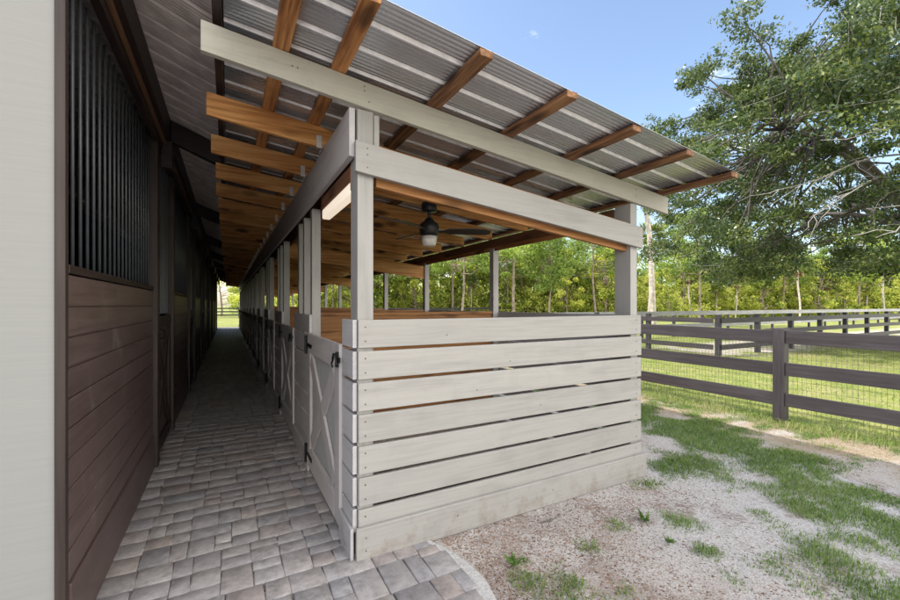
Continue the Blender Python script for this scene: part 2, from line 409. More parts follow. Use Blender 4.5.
pv = []; pf = []
def paver(x0, x1, y0, y1):
    g_ = .0022; x0 += g_; x1 -= g_; y0 += g_; y1 -= g_
    if x1-x0 < .03 or y1-y0 < .03: return
    o = len(pv); bz = .009; b_ = .005
    h = [random.uniform(.0082, .0104) for _ in range(4)]
    j = lambda: random.uniform(-.0045, .0045)
    low = [(x0, y0), (x1, y0), (x1, y1), (x0, y1)]
    top = [(x0+b_, y0+b_), (x1-b_, y0+b_), (x1-b_, y1-b_), (x0+b_, y1-b_)]
    jj = [(j(), j()) for _ in range(4)]
    for (x, y), (a, b) in zip(low, jj): pv.append((x+a, y+b, -.008))
    for (x, y), (a, b), q in zip(low, jj, h): pv.append((x+a, y+b, q-.0035))
    for (x, y), (a, b), q in zip(top, jj, h): pv.append((x+a, y+b, q))
    for k in range(4):
        k2 = (k+1) % 4
        pf.append((o+k, o+k2, o+4+k2, o+4+k)); pf.append((o+4+k, o+4+k2, o+8+k2, o+8+k))
    pf.append((o+8, o+9, o+10, o+11))
# modular mix: chunks of the walk split into unequal blocks
def split(x0, x1, y0, y1):
    w_, h_ = x1-x0, y1-y0
    if w_ > .34 or (w_ > .25 and w_ >= h_*.9 and random.random() < .75):
        t = random.choice((.4, .5, .6)); xm_ = x0+w_*t; split(x0, xm_, y0, y1); split(xm_, x1, y0, y1)
    elif h_ > .27 or (h_ > .2 and random.random() < .3):
        t = random.choice((.4, .5, .6)); ym_ = y0+h_*t; split(x0, x1, y0, ym_); split(x0, x1, ym_, y1)
    else:
        yc = (y0+y1)/2
        if y1 <= YF+.01:
            e = (edge_x(min(yc, 2.5)) or 1.2)-.03
            if x0 > e-.03: return
            x1 = min(x1, e) if e-x1 > .001 or x1 > e else x1
        paver(x0, x1, y0, y1)
segs = []; y = -2.0
while y < YF-.01:
    segs.append((y, min(y+random.choice((.36, .42, .48)), YF))); y = segs[-1][1]
    if YF-y < .15: segs[-1] = (segs[-1][0], YF); y = YF
while y < YE+.5: segs.append((y, y+random.choice((.36, .42, .48)))); y = segs[-1][1]
for y0, y1 in segs:
    x = XB-.01 if y0 > YB-.3 else -1.9
    end = XL+.09 if y0 > YF-.02 else 1.36
    while x < end-.01:
        x1 = x+random.choice((.36, .42, .48, .54))
        if end-x1 < .16: x1 = end
        split(x, x1, y0, y1); x = x1
pm = npmesh('paved_walkway', np.array(pv), np.array(pf), M['paver']); tag(pm, kind='structure')

eb = MB(); yy = [2.5-.06*i for i in range(70)]
for a, b in zip(yy[:-1], yy[1:]):
    ea, ebx = edge_x(a), edge_x(b)
    w0 = .05+.055*min(1, (2.5-a)*2.2); w1 = .05+.055*min(1, (2.5-b)*2.2)
    za, zb = .006+random.uniform(-.002, .002), .006
    eb.add([(ea-.045, a, -.03), (ea-.045, a, .007), (ea-.045+w0*.7, a, .006), (ea-.045+w0, a, -.02), (ebx-.045, b, -.03), (ebx-.045, b, .007), (ebx-.045+w1*.7, b, .006), (ebx-.045+w1, b, -.02)],
           [(1, 2, 6, 5), (2, 3, 7, 6), (0, 1, 5, 4)])
eo = obj('paving_edge', eb, M['stone']); tag(eo, kind='structure')

# ------------------------------------------------------------------ horse barn (left)
barn = empty('horse_barn', (XB, YB, 0))
tag(barn, 'dark brown board horse barn with barred stall fronts along the left of the paved walkway', 'barn')
BW = 7.0
YBE = YE
sl_b = .40
def zb(x): return 3.56 - sl_b*(x-(XB+.06))         # underside of the barn roof on the aisle side
xm = XB - BW/2
zt = zb(XB)
apex = zb(xm)
# end wall with gable, facing the camera
w = MB(); xl = XB-BW; xr = XB-.036
pts = [(xl, 0), (xr, 0), (xr, zb(xr)-.02), (xm, apex-.02), (xl, zb(2*xm-xl)-.02)]
n_ = len(pts); vs = [(x, YB, z) for x, z in pts] + [(x, YB+.12, z) for x, z in pts]
w.add(vs, [tuple(range(n_)), tuple(reversed(range(n_, 2*n_)))] + [(i, n_+i, n_+(i+1) % n_, (i+1) % n_) for i in range(n_)])
obj('end_wall', w, M['siding'], barn, (xl, YB, 0))
w = MB(); vs = [(x, YBE-.12, z) for x, z in pts] + [(x, YBE, z) for x, z in pts]
w.add(vs, [tuple(range(n_)), tuple(reversed(range(n_, 2*n_)))] + [(i, n_+i, n_+(i+1) % n_, (i+1) % n_) for i in range(n_)])
obj('end_wall', w, M['siding'], barn, (xl, YBE, 0))
obj('side_wall', MB().box(xl, xl+.1, YB+.13, YBE-.13, 0, zt-.05), M['siding'], barn, (xl, YB, 0))
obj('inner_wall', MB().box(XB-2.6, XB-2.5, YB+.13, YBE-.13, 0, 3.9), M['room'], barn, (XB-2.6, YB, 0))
obj('corner_trim', MB().box(XB-.034, XB+.004, YB-.012, YB+.03, -.02, zb(XB)-.05), M['dark_z'], barn, (XB, YB, 0), .003)
# roof: two slopes of ribbed sheet
def ribbed(x0, z0, x1, z1, y0, y1, mat, name, parent, period=.23, rib=.022, rib_mat=None):
    seg = []
    for q in range(5): c_ = .012+q*.034; seg += [(c_, 0), (c_+.005, .0035), (c_+.013, .0035), (c_+.018, 0)]
    seg += [(.180, 0), (.184, rib), (.216, rib), (.220, 0)]
    prof = []; y = y0
    while y < y1:
        for dy, h in seg:
            if y+dy <= y1: prof.append((y+dy, h))
        y += period
    P = np.array(prof); k = 6; nx = k+1
    xs_ = np.linspace(x0, x1, nx); zs_ = np.linspace(z0, z1, nx)
    v = np.zeros((len(P), nx, 3)); v[:, :, 0] = xs_[None]; v[:, :, 1] = P[:, 0][:, None]; v[:, :, 2] = zs_[None] + P[:, 1][:, None]
    i = np.arange(len(P)-1)[:, None]*nx + np.arange(nx-1)[None]
    f = np.stack([i, i+1, i+1+nx, i+nx], -1).reshape(-1, 4)
    o = npmesh(name, v.reshape(-1, 3), f, mat, parent, (x0, y0, z0))
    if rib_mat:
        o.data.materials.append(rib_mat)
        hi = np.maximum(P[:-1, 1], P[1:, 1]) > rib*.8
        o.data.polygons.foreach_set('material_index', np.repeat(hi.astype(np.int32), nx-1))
    so = o.modifiers.new('gauge', 'SOLIDIFY'); so.thickness = .0025; so.offset = 1
    return o
XEB = .03
ribbed(XEB, zb(XEB), xm, apex, YB+.02, YBE+.4, M['barn_roof'], 'roof_sheet', barn)
ribbed(2*xm-XEB, zb(XEB), xm+.001, apex+.001, YB+.02, YBE+.4, M['barn_roof'], 'roof_sheet', barn)
# header over the bars: face, ledge, upper plate
obj('header_beam', MB().box(XB+.002, XB+.05, YB+.04, YBE-.02, 3.20, 3.42), M['dark_y'], barn, (XB, YB, 3.2), .003)
obj('header_ledge', MB().box(XB+.0515, XB+.078, YB+.04, YBE-.02, 3.262, 3.297), M['ledge_y'], barn, (XB, YB, 3.2), .003)
obj('wall_plate', MB().box(XB+.052, XB+.115, YB+.10, YBE-.02, 3.30, 3.53), M['dark_y'], barn, (XB, YB, 3.3), .003)
obj('eave_board', MB().box(-.075, -.03, YB-.4, YBE+.3, zb(-.05)-.19, zb(-.03)-.008), M['dark_y'], barn, (-.05, YB, 3.2), .003)
obj('eave_batten', MB().box(-.028, .028, YB-.4, YBE+.3, zb(-.05)-.15, zb(.03)-.012), wood('eave_brown', (.05, .035, .03), (.075, .055, .05), (.10, .08, .07), 'y', .6), barn, (-.05, YB, 3.2), .003)
# stall fronts, one bay = barred panel, post, dutch door, post
BAY = 3.9; PAN = 2.45
zs = [.33, .47, .61, .75, .89, 1.03, 1.17, 1.31, 1.45, 1.59, 1.742]
def bay(y0):
    out = []
    b = MB(); b.box(XB-.045, XB+.012, y0+.04, y0+PAN, 0, .325)
    for a, c in zip(zs[:-1], zs[1:]): b.box(XB-.045, XB+random.uniform(-.003, .002), y0+.04, y0+PAN, a+.0035, c-.0035)
    b.box(XB-.05, XB-.012, y0+.04, y0+PAN, .3, 1.74)
    o = obj('wall_panel', b, M['stain_y'], barn, (XB, y0, 0), .004); out.append(o)
    gr_ = empty('bar_grille', Vector((XB, y0, 1.74)) - barn.location); gr_.parent = barn; out.append(gr_)
    obj('rail', MB().box(XB-.05, XB+.006, y0+.04, y0+PAN, 1.745, 1.785), M['dark_y'], gr_, (XB, y0, 1.74), .003)
    bb = MB(); nb = int((PAN-.05)/.12)
    for i in range(nb):
        yb = y0+.07+i*.12
        bb.tube([(XB-.03, yb+.025, 1.78), (XB-.03, yb+.025, 3.21)], .0078, 8)
    obj('bars', bb, M['bar'], gr_, (XB, y0, 1.74), 0, True)
    # posts
    for yp in (y0+PAN+.004, y0+BAY-.135+.04):
        out.append(obj('post', MB().box(XB-.06, XB+.035, yp, yp+.135, 0, 3.235), M['dark_z'], barn, (XB, yp, 0), .004))
    # dutch door, lower leaf
    d0, d1 = y0+PAN+.145, y0+BAY-.10
    dr = empty('stall_door', Vector((XB, d0, 0)) - barn.location); dr.parent = barn; out.append(dr)
    pl = MB(); k = 8; wd = (d1-d0)/k
    for i in range(k): pl.box(XB-.05, XB-.025, d0+i*wd+.002, d0+(i+1)*wd-.002, .06, 1.47)
    obj('door_panel', pl, M['stain_y'], dr, (XB, d0, 0), .002)
    fr = MB(); t0, t1 = XB-.024, XB+.004
    fr.box(t0, t1, d0, d0+.11, .05, 1.48); fr.box(t0, t1, d1-.11, d1, .05, 1.48)
    fr.box(t0, t1, d0+.112, d1-.112, .05, .17); fr.box(t0, t1, d0+.112, d1-.112, 1.36, 1.48)
    obj('door_frame', fr, M['dark_y'], dr, (XB, d0, 0), .003)
    xb = MB(); xc = (t0+t1)/2
    xb.bar((xc+.001, d0+.12, .19), (xc+.001, d1-.12, 1.34), .026, .09, (1, 0, 0))
    br = MB(); br.bar((xc, d0+.13, .19), (xc, d1-.13, 1.34), .10, .024, (1, 0, 0))
    obj('brace', br, M['dark_z'], dr, (XB, d0, 0), .002)
    br = MB(); br.bar((xc+.003, d0+.13, 1.34), (xc+.003, d1-.13, .19), .10, .024, (1, 0, 0))
    obj('brace', br, M['dark_z'], dr, (XB, d0, 0), .002)
    la = MB(); la.box(XB+.0045, XB+.016, d0+.02, d0+.26, 1.27, 1.30); la.tube([(XB+.01, d0+.2, 1.25), (XB+.05, d0+.2, 1.25), (XB+.05, d0+.2, 1.33), (XB+.01, d0+.2, 1.35)], .008, 6)
    obj('latch', la, M['iron'], dr, (XB, d0, 1.3))
    for zh in (1.40, .12): obj('hinge', MB().box(XB+.0045, XB+.012, d1-.26, d1+.02, zh, zh+.04), M['iron'], dr, (XB, d1, zh))
    # upper grille over the door, set back from the open gap
    ug = MB(); u0 = d0+.42
    for i in range(int((d1-u0)/.093)): ug.box(XB-.045, XB-.015, u0+i*.093, u0+i*.093+.05, 1.5, 3.235)
    ug.box(XB-.046, XB-.012, u0-.03, u0-.002, 1.49, 3.235)
    out.append(obj('door_grille', ug, M['bar'], barn, (XB, d0, 1.5), .005))
    return out
first_bay = bay(YB)
nb_ = int((YBE-YB)/BAY)
for k in range(1, nb_):
    for o in first_bay:
        c = copy_tree(o); c.location.y += BAY*k
obj('wall_panel', MB().box(XB-.045, XB, YB+BAY*nb_+.05, YBE-.13, 0, 3.24), M['stain_y'], barn, (XB, YB+BAY*nb_, 0))
# barn rafters carrying the eave
for i in range(8):
    yb = 5.12 + i*3.9
    ra = MB()
    x0, x1 = XB+.12, -.078
    ra.slab(x0, x1, yb, yb+.09, zb(x0)-.012, zb(x1)-.012, .22)
    ra.box(XB+.036, XB+.13, yb-.02, yb+.11, 3.02, 3.295)
    obj('rafter', ra, M['dark_x'], barn, (XB, yb, 3.3), .003)

# ------------------------------------------------------------------ open stall shed (right)
shed = empty('stall_shed', (XL, YF, 0))
tag(shed, 'open lean-to stall shed with pale slatted walls, orange rafters and a ribbed metal roof', 'shed')
RY0, RY1 = 1.87, YE+.5
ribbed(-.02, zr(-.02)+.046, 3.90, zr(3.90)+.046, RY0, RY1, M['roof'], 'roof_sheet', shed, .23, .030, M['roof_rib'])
# eave trim under the open long edge and the front rake edge
for x in (.27, .60, 1.25, 1.885, 2.52, 3.125, 3.75):
    zt_ = zr(x)+.0425
    o = obj('purlin', MB().box(x-.044, x+.044, RY0+random.uniform(.0, .03), RY1-.03, zt_-.04, zt_), M['weathered_y'] if x > 1 else M['orange_y'], shed, (x, RY0, zt_), .003)
# rafters
RH = .165
def rafter(y0, y1, x0, x1, mat, bev=.004, drop=0.0):
    b = MB(); b.slab(x0, x1, y0, y1, zr(x0)-drop, zr(x1)-drop, RH)
    return obj('rafter', b, mat, shed, (x0, y0, zr(x0)), bev)
fr_ = obj('front_rafter', MB().slab(-.127, 3.84, 2.535, 2.573, zr(-.127), zr(3.84), .163), M['cream_x'], shed, (-.127, 2.535, zr(-.127)), .003)
fr_['label'] = 'cream painted front rafter'
ry = 3.37; k = 0
while ry < YE+.3:
    xo = -.125 + random.uniform(-.012, .012)
    r_ = rafter(ry, ry+.040, xo, 3.42, M['orange_x'])
    clip = MB()
    xc = .64; zc = zr(xc)-RH
    clip.box(xc-.02, xc+.02, ry-.003, ry-.0005, zc-.01, zc+.09)
    clip.bar((xc, ry-.002, zc-.05), (xc+.045, ry-.002, zc+.03), .003, .03, (0, 1, 0))
    obj('bracket', clip, M['galv'], r_, (xc, ry, zc))
    ry += .813; k += 1
# header beams
obj('header_beam', MB().box(.674, .712, 2.577, YE+.2, 2.545, zr(.70)-RH-.004), M['header'], shed, (.69, 2.58, 2.7), .003)
obj('inner_header_beam', MB().box(.805, .845, 2.60, YE+.1, 2.50, zr(.85)-RH-.004), M['brown_y'], shed, (.83, 2.6, 2.6), .003)
obj('inner_header_beam', MB().box(3.355, 3.41, 2.80, YE+.1, 2.41, zr(3.40)-RH-.004), M['brown_y'], shed, (3.4, 2.8, 2.4), .003)
obj('ledger_strip', MB().box(3.34, 3.353, 2.80, YE+.1, 2.37, 2.43), M['orange_y'], shed, (3.34, 2.8, 2.4), .002)
# front beam with pine rafter right behind it
fb = MB(); fb.slab(.70, 3.44, 2.520, 2.558, 2.633, 2.330, .195)
obj('front_beam', fb, M['beam_x'], shed, (.70, 2.52, 2.6), .003)
b = MB(); b.slab(.86, 3.36, 2.605, 2.645, 2.655, 2.655-.1105*2.5, .275); obj('inner_front_beam', b, M['part_x'], shed, (.85, 2.6, 2.6), .003)
# corner posts (front), aisle and outer posts
pz = M['paint_z']
obj('corner_post', MB().box(.722, .826, 2.560, 2.72, 0, zr(.77)-RH-.003), pz, shed, (.72, 2.56, 0), .003)
obj('corner_post', MB().box(.834, .872, 2.575, 2.603, 2.46, zr(.85)-RH-.003), pz, shed, (.83, 2.57, 2.3), .003)
obj('corner_post', MB().box(3.315, 3.405, 2.560, 2.74, 0, zr(3.36)-RH-.003), pz, shed, (3.31, 2.56, 0), .003)
outer_post = obj('post', MB().box(3.32, 3.41, YF+PITCH-.05, YF+PITCH+.05, 0, 2.405), paint('post_paint', (.40, .38, .37), 'z'), shed, (3.36, YF+PITCH, 0), .003)
for k in range(2, NST+1):
    c = outer_post.copy(); col.objects.link(c); c.location.y += PITCH*(k-1)
# plank walls -------------------------------------------------------
PT = 1.505; PP = .200; PH = .178
tops = [PT-PP*i for i in range(8)]
def planks_x(x0, x1, y0, y1):
    b = MB()
    for i, t in enumerate(tops[:7]):
        lo = t-PH if i < 6 else .16
        e = random.uniform(-.002, .002)
        b.box(x0+e, x1+random.uniform(-.004, .004), y0, y1, lo, t)
    return b
fw = empty('front_wall', Vector((XL, YF, 0)) - shed.location); fw.parent = shed
b = planks_x(.722, XR, 2.532, 2.557)
obj('planks', b, M['paint_x'], fw, (.72, 2.53, 0), .004)
obj('kick_board', MB().box(.700, 3.465, 2.500, 2.5295, -.01, .205), M['paint_x'], fw, (.70, 2.50, 0), .006)
nl = MB()
for i, t in enumerate(tops[:7]):
    for xx in (.765, 3.36):
        for dz in (.045, .135):
            if t-dz > .17: nl.lathe((0, 0, 0), [(.0045, 0), (.0045, .003)], 8) if False else nl.box(xx-.0045, xx+.0045, 2.5305, 2.5325, t-dz-.0045, t-dz+.0045)
for xx, zz in ((1.35, 1.39), (1.6, .98), (2.2, .80), (1.42, .12), (2.3, .11), (.76, .14), (.76, .06), (3.40, .1), (1.9, 1.17)): nl.box(xx-.004, xx+.004, 2.4985 if zz < .2 else 2.5305, 2.5325, zz-.004, zz+.004)
obj('nail_heads', nl, M['nail'], fw, (.72, 2.53, 0))
sp = MB()
for xx in (.730, 3.320): sp.box(xx, xx+.085, 2.5575, 2.5598, .1, 1.5)
obj('backing_strip', sp, pz, fw, (.72, 2.56, 0))
nailp = MB()
for zz in (2.95, 2.92, 2.75, 2.71): pass
for xx, zt_ in ((.775, 2.59), (.775, 2.55), (.775, 2.47), (3.37, 2.31), (3.37, 2.2)): nailp.box(xx-.004, xx+.004, 2.5185, 2.521, zt_-.004, zt_+.004)
for xx, dz in ((.76, .03), (.76, .06), (.79, .12), (3.36, .04), (3.36, .1), (.33, .07), (.36, .07)): nailp.box(xx-.004, xx+.004, 2.5335, 2.536, zr(xx)-dz-.004, zr(xx)-dz+.004)
obj('nail_heads', nailp, M['nail'], shed, (.7, 2.53, 2.5))

# one stall module: short panel, gate, long panel along the aisle; side wall; partition
def bay_r(y0, first):
    out = []
    a0, a1 = y0+(-.013 if first else .045), y0+.262
    def panel(p0, p1, nm, mat):
        b = MB()
        for i, t in enumerate(tops[:7]):
            b.box(.691, .7185, p0, p1, t-PH if i < 6 else .16, t)
        o = obj(nm, b, mat, shed, (XL, p0, 0), .004)
        obj('kick_board', MB().box(.668, .6895, p0+(.0 if not first or nm != 'aisle_panel' else -.03), p1, -.01, .20), mat, o, (XL, p0, 0), .004)
        return o
    out.append(panel(a0, a1, 'aisle_panel', M['paint_y']))
    g0, g1 = y0+.27, y0+1.545
    out.append(panel(g1+.01, y0+PITCH+.04, 'aisle_panel', M['paint_y']))
    # posts: gate latch post, hinge post, middle post
    for yp, zt2, zb2 in ((g1+.03, 2.54, 0), (y0+PITCH-.26, 2.54, 0)):
        out.append(obj('post', MB().box(.7205, .803, yp, yp+.09, zb2, zt2), pz, shed, (XL, yp, 0), .003))
    if not first: out.append(obj('post', MB().box(.7205, .803, y0+.1, y0+.19, 0, 2.54), pz, shed, (XL, y0, 0), .003))
    # gate
    gt = empty('gate', Vector((XL, g0, 0)) - shed.location); gt.parent = shed; out.append(gt)
    zt3, zb3 = 1.33, .07
    xa, xb2 = .672, .697
    obj('gate_panel', MB().box(.700, .712, g0, g1, zb3+.02, zt3-.02), M['gate_in'], gt, (XL, g0, 0))
    f = MB(); wf = .14
    for q0, q1 in ((g0, g0+wf), (g1-wf, g1)):
        obj('stile', MB().box(xa, xb2, q0, q1, zb3, zt3), M['gate'], gt, (XL, q0, 0), .003)
    for q0, q1 in ((zt3-.18, zt3), (zb3, zb3+.19)):
        obj('rail', MB().box(xa, xb2, g0+wf+.002, g1-wf-.002, q0, q1), M['gate_y'], gt, (XL, g0, q0), .003)
    xc = (xa+xb2)/2
    y_a, y_b, z_a, z_b = g0+wf+.03, g1-wf-.03, zb3+.24, zt3-.23
    f = MB(); f.bar((xc, y_a, z_a), (xc, y_b, z_b), .14, .022, (1, 0, 0)); obj('brace', f, M['gate'], gt, (XL, g0, 0), .002)
    f = MB(); f.bar((xc+.002, y_a, z_b), (xc+.002, y_b, z_a), .14, .022, (1, 0, 0)); obj('brace', f, M['gate'], gt, (XL, g0, 0), .002)
    for zh in (1.20, .16):
        h = MB(); h.box(xa-.006, xa-.0005, g1-.24, g1+.05, zh, zh+.035); h.tube([(xa-.012, g1+.012, zh-.07), (xa-.012, g1+.012, zh+.11)], .014, 8)
        obj('hinge', h, M['iron'], gt, (XL, g1, zh))
    h = MB(); h.box(xa-.012, xa-.0005, g0-.045, g0+.075, 1.205, 1.24); h.box(xa-.02, xa-.0005, g0+.0, g0+.03, 1.17, 1.275)
    h.tube([(xa-.03, g0-.05, 1.20), (xa-.035, g0-.03, 1.255), (xa-.03, g0+.03, 1.26), (xa-.03, g0+.06, 1.225)], .009, 7)
    h.tube([(xa-.03, g0+.05, 1.22), (xa-.035, g0+.075, 1.19), (xa-.03, g0+.06, 1.165)], .007, 6)
    obj('latch', h, M['iron'], gt, (XL, g0, 1.2))
    # outer slatted side wall
    b = MB()
    s0 = y0+(.02 if first else .0)
    for i, t in enumerate(tops[:7]): b.box(3.412, 3.4375, s0, y0+PITCH-.003, t-PH+.01 if i < 6 else .02, t)
    out.append(obj('side_wall', b, M['paint_y'], shed, (XR, y0, 0), .003))
    return out
first_r = bay_r(YF, True)
second_r = bay_r(YF+PITCH, False)
for k in range(2, NST):
    for o in second_r:
        c = copy_tree(o); c.location.y += PITCH*(k-1)
# partitions of pine boards
pb = MB(); yp = YF+PITCH
for i in range(8):
    pb.box(.83, 3.31, yp-.02, yp+.02, .03+i*.18, .03+i*.18+.176)
pb.box(.83, 3.31, yp-.035, yp+.035, 1.472, 1.51)
part0 = obj('partition', pb, M['part_x'], shed, (XL, yp, 0), .003)
for k in range(2, NST+1):
    c = part0.copy(); col.objects.link(c); c.location.y += PITCH*(k-1)
# pine boards lining the foot of the outer side wall inside the first stall, and the far cross beams
for k in (2, 4, 6, 8, 10, 12):
    yb = YF+PITCH*k
    b = MB(); b.slab(.86, 3.33, yb-.02, yb+.02, 2.62, 2.62-.1135*2.47, .24); obj('cross_beam', b, M['orange_x'], shed, (XL, yb, 2.6), .003)
obj('floor_sill', MB().box(.69, .76, YF+.16, YE, -.01, .012), M['joint'], shed, (XL, YF, 0))

# shop light boxed behind the header
lt = empty('strip_light', (.76, 2.74, 2.45)); tag(lt, 'long lit strip light hanging inside the stall front by the corner post', 'light')
obj('housing', MB().box(.722, .80, 2.745, 3.70, 2.435, 2.54), M['brown_y'], lt, (.76, 2.74, 2.45), .004)
obj('diffuser', MB().box(.726, .796, 2.75, 3.69, 2.352, 2.434), M['diffuser'], lt, (.76, 2.74, 2.45), .012)
obj('end_cap', MB().box(.724, .798, 2.728, 2.744, 2.37, 2.54), M['part_x'], lt, (.76, 2.74, 2.45), .003)

# ceiling fan
FX, FY = 1.93, 4.03
fz = zr(FX)-RH
fan = empty('ceiling_fan', (FX, FY, fz)); tag(fan, 'black ceiling fan with white glass light under the orange stall rafters', 'fan')
obj('canopy', MB().lathe((FX, FY, fz-.105), [(.075, 0), (.085, .02), (.085, .09), (.07, .104)], 20), M['fan'], fan, (FX, FY, fz), 0, True)
obj('downrod', MB().tube([(FX, FY, fz-.2), (FX, FY, fz-.1)], .017, 10), M['fan'], fan, (FX, FY, fz))
obj('motor', MB().lathe((FX, FY, fz-.37), [(.08, 0), (.105, .02), (.11, .10), (.10, .135), (.055, .165), (.05, .18), (.03, .2)], 22), M['fan'], fan, (FX, FY, fz), 0, True)
obj('lamp_glass', MB().lathe((FX, FY, fz-.475), [(.055, 0), (.07, .004), (.082, .05), (.088, .104)], 20), M['opal'], fan, (FX, FY, fz), 0, True)
for k in range(3):
    a = R(-22 + 120*k); d = Vector((math.cos(a), math.sin(a), 0)); s_ = Vector((-d.y, d.x, 0)); c0 = Vector((FX, FY, fz-.315))
    b = MB(); st = [(.09, .025, .0), (.17, .03, 0), (.22, .065, .004), (.45, .075, .006), (.62, .068, .004), (.68, .03, 0)]
    vs = []
    for t, wv, dz in st:
        for sgn in (-1, 1):
            for th in (-.004, .004): vs.append(c0 + d*t + s_*wv*sgn + Vector((0, 0, dz + -sgn*wv*.25 + th)))
    fs = []
    for i in range(len(st)-1):
        o_ = i*4; q = o_+4
        fs += [(o_, q, q+2, o_+2), (o_+1, o_+3, q+3, q+1), (o_, o_+1, q+1, q), (o_+2, q+2, q+3, o_+3)]
    fs += [(0, 2, 3, 1), (len(vs)-4, len(vs)-3, len(vs)-1, len(vs)-2)]
    b.add(vs, fs); obj('blade', b, M['fan'], fan, (FX, FY, fz))

# ------------------------------------------------------------------ fences
def fence(name, p0, p1, label, step=2.4, zb_=(.2, .62, 1.02), bh=.15, ht=1.27, mb='fence', mp='fence_z', wire=False, group=None, cap=True, off=0.0, post=.12, inset=None):
    p0 = Vector((*p0, 0)); p1 = Vector((*p1, 0)); d = (p1-p0); Lh = d.length; d.normalize(); s_ = Vector((-d.y, d.x, 0))
    root = empty(name, p0); tag(root, label, 'fence', group)
    ro = post/2+.017 if inset is None else post/2-inset
    t = off; k = 0
    while t <= Lh+.01:
        c = p0+d*t; lean = Vector((random.uniform(-.012, .012), random.uniform(-.012, .012), 0))
        b = MB(); b.bar(c+Vector((0, 0, -.1)), c+lean+Vector((0, 0, ht)), post, post, d)
        obj('post', b, M[mp], root, c, .006)
        t += step
    for i, z in enumerate(zb_):
        b = MB(); t = off
        if off > .3: b.bar(p0 + s_*ro + Vector((0, 0, z+bh/2)), p0+d*(off-.003) + s_*ro + Vector((0, 0, z+bh/2)), .03, bh)
        while t < Lh-.2:
            t1 = min(t+step, Lh); e = Vector((0, 0, random.uniform(-.008, .008)))
            b.bar(p0+d*(t+.003) + s_*ro + Vector((0, 0, z+bh/2))+e, p0+d*(t1-.003) + s_*ro + Vector((0, 0, z+bh/2))+e, .03, bh)
            t = t1
        obj('rail', b, M[mb], root, p0+Vector((0, 0, z)), .004)
    if wire:
        b = MB(); x = 0
        q = s_*(-post/2-.006)
        while x < Lh:
            a = p0+d*x+q; b.bar(a+Vector((0, 0, .06)), a+Vector((0, 0, 1.12)), .0026, .0026, d); x += .05
        for z in [.07+.1*i for i in range(11)]: b.bar(p0+q+Vector((0, 0, z)), p1+q+Vector((0, 0, z)), .0026, .0026)
        obj('wire_mesh', b, M['wire'], root, p0)
    return root
FXX = 6.62
fence('board_fence', (FXX, .33-4.84), (FXX, .33+2.42*8), 'nearest charcoal three board fence with wire mesh, beside the sandy strip and grass', 2.42, (.235, .645, 1.075), .175, 1.285, 'fence', 'fence_z', True, None, post=.135, inset=.03)
# cap board of the near fence
fence('paddock_fence', (60, 7.2), (13.4, 7.2), 'black paddock fence running across the field behind the near charcoal fence, facing the shed', 2.36, (.2, .62, 1.03), .16, 1.30, 'fence_x', 'fence_x', off=46.6 % 2.36, post=.14)
fence('paddock_fence', (13.4, 7.3), (13.4, 12.7), 'black paddock fence running away from the corner behind the near charcoal fence', 2.36, (.2, .62, 1.03), .16, 1.30, 'fence', 'fence_x', post=.14, off=2.3)
fence('far_fence', (60, 12.9), (7.5, 12.9), 'pale weathered fence with a wide sunlit top board beyond the black paddock fence', 2.5, (.42, 1.06), .22, 1.30, 'pale_fence', 'fence_x', post=.11)
fence('far_fence', (100, 37), (7, 39), 'farthest dark fence along the foot of the trees', 2.8, (.3, .7, 1.1), .2, 1.38, 'fence_x', 'fence_x', post=.12)
fence('far_fence', (9, 57), (-14, 57), 'dark fence across the bright grass beyond the far end of the walkway', 2.6, (.3, .7, 1.1), .16, 1.34, 'fence_x', 'fence_x', post=.12)

# ------------------------------------------------------------------ grass, litter, pebbles
def fnoise(x, y, s, seed=0.0, oct_=3):
    return noise.fractal(Vector((x*s+seed, y*s-seed, seed)), 1.0, 2.0, oct_)
def blades(n, sampler, hmin, hmax, wid, name, mat, label=None, lean=1.15):
    P = sampler(n); n = len(P)
    h = rng.uniform(hmin, hmax, n)[:, None]*P[:, 2:3]
    a = rng.uniform(0, 2*math.pi, n); d = np.stack([np.cos(a), np.sin(a), np.zeros(n)], 1)
    le = rng.uniform(.15, lean*1.6, n)[:, None]
    b = np.concatenate([P[:, :2], np.full((n, 1), -.014)], 1)
    s_ = np.stack([-np.sin(a), np.cos(a), np.zeros(n)], 1)*wid*rng.uniform(.6, 1.3, n)[:, None]
    mid = b + d*h*le*.35 + np.array([0, 0, 1])*h*.6
    tip = b + d*h*le + np.array([0, 0, 1])*h*np.clip(1.05-le*.45, .35, 1)
    v = np.stack([b-s_, b+s_, mid+s_*.7, mid-s_*.7, tip], 1).reshape(-1, 3)
    i = np.arange(n)[:, None]*5
    f3 = np.concatenate([i+np.array([[0, 1, 2]]), i+np.array([[0, 2, 3]]), i+np.array([[3, 2, 4]])], 0)
    o = npmesh(name, v, f3, mat)
    tag(o, label, 'grass' if label else None, None, 'stuff')
    return o
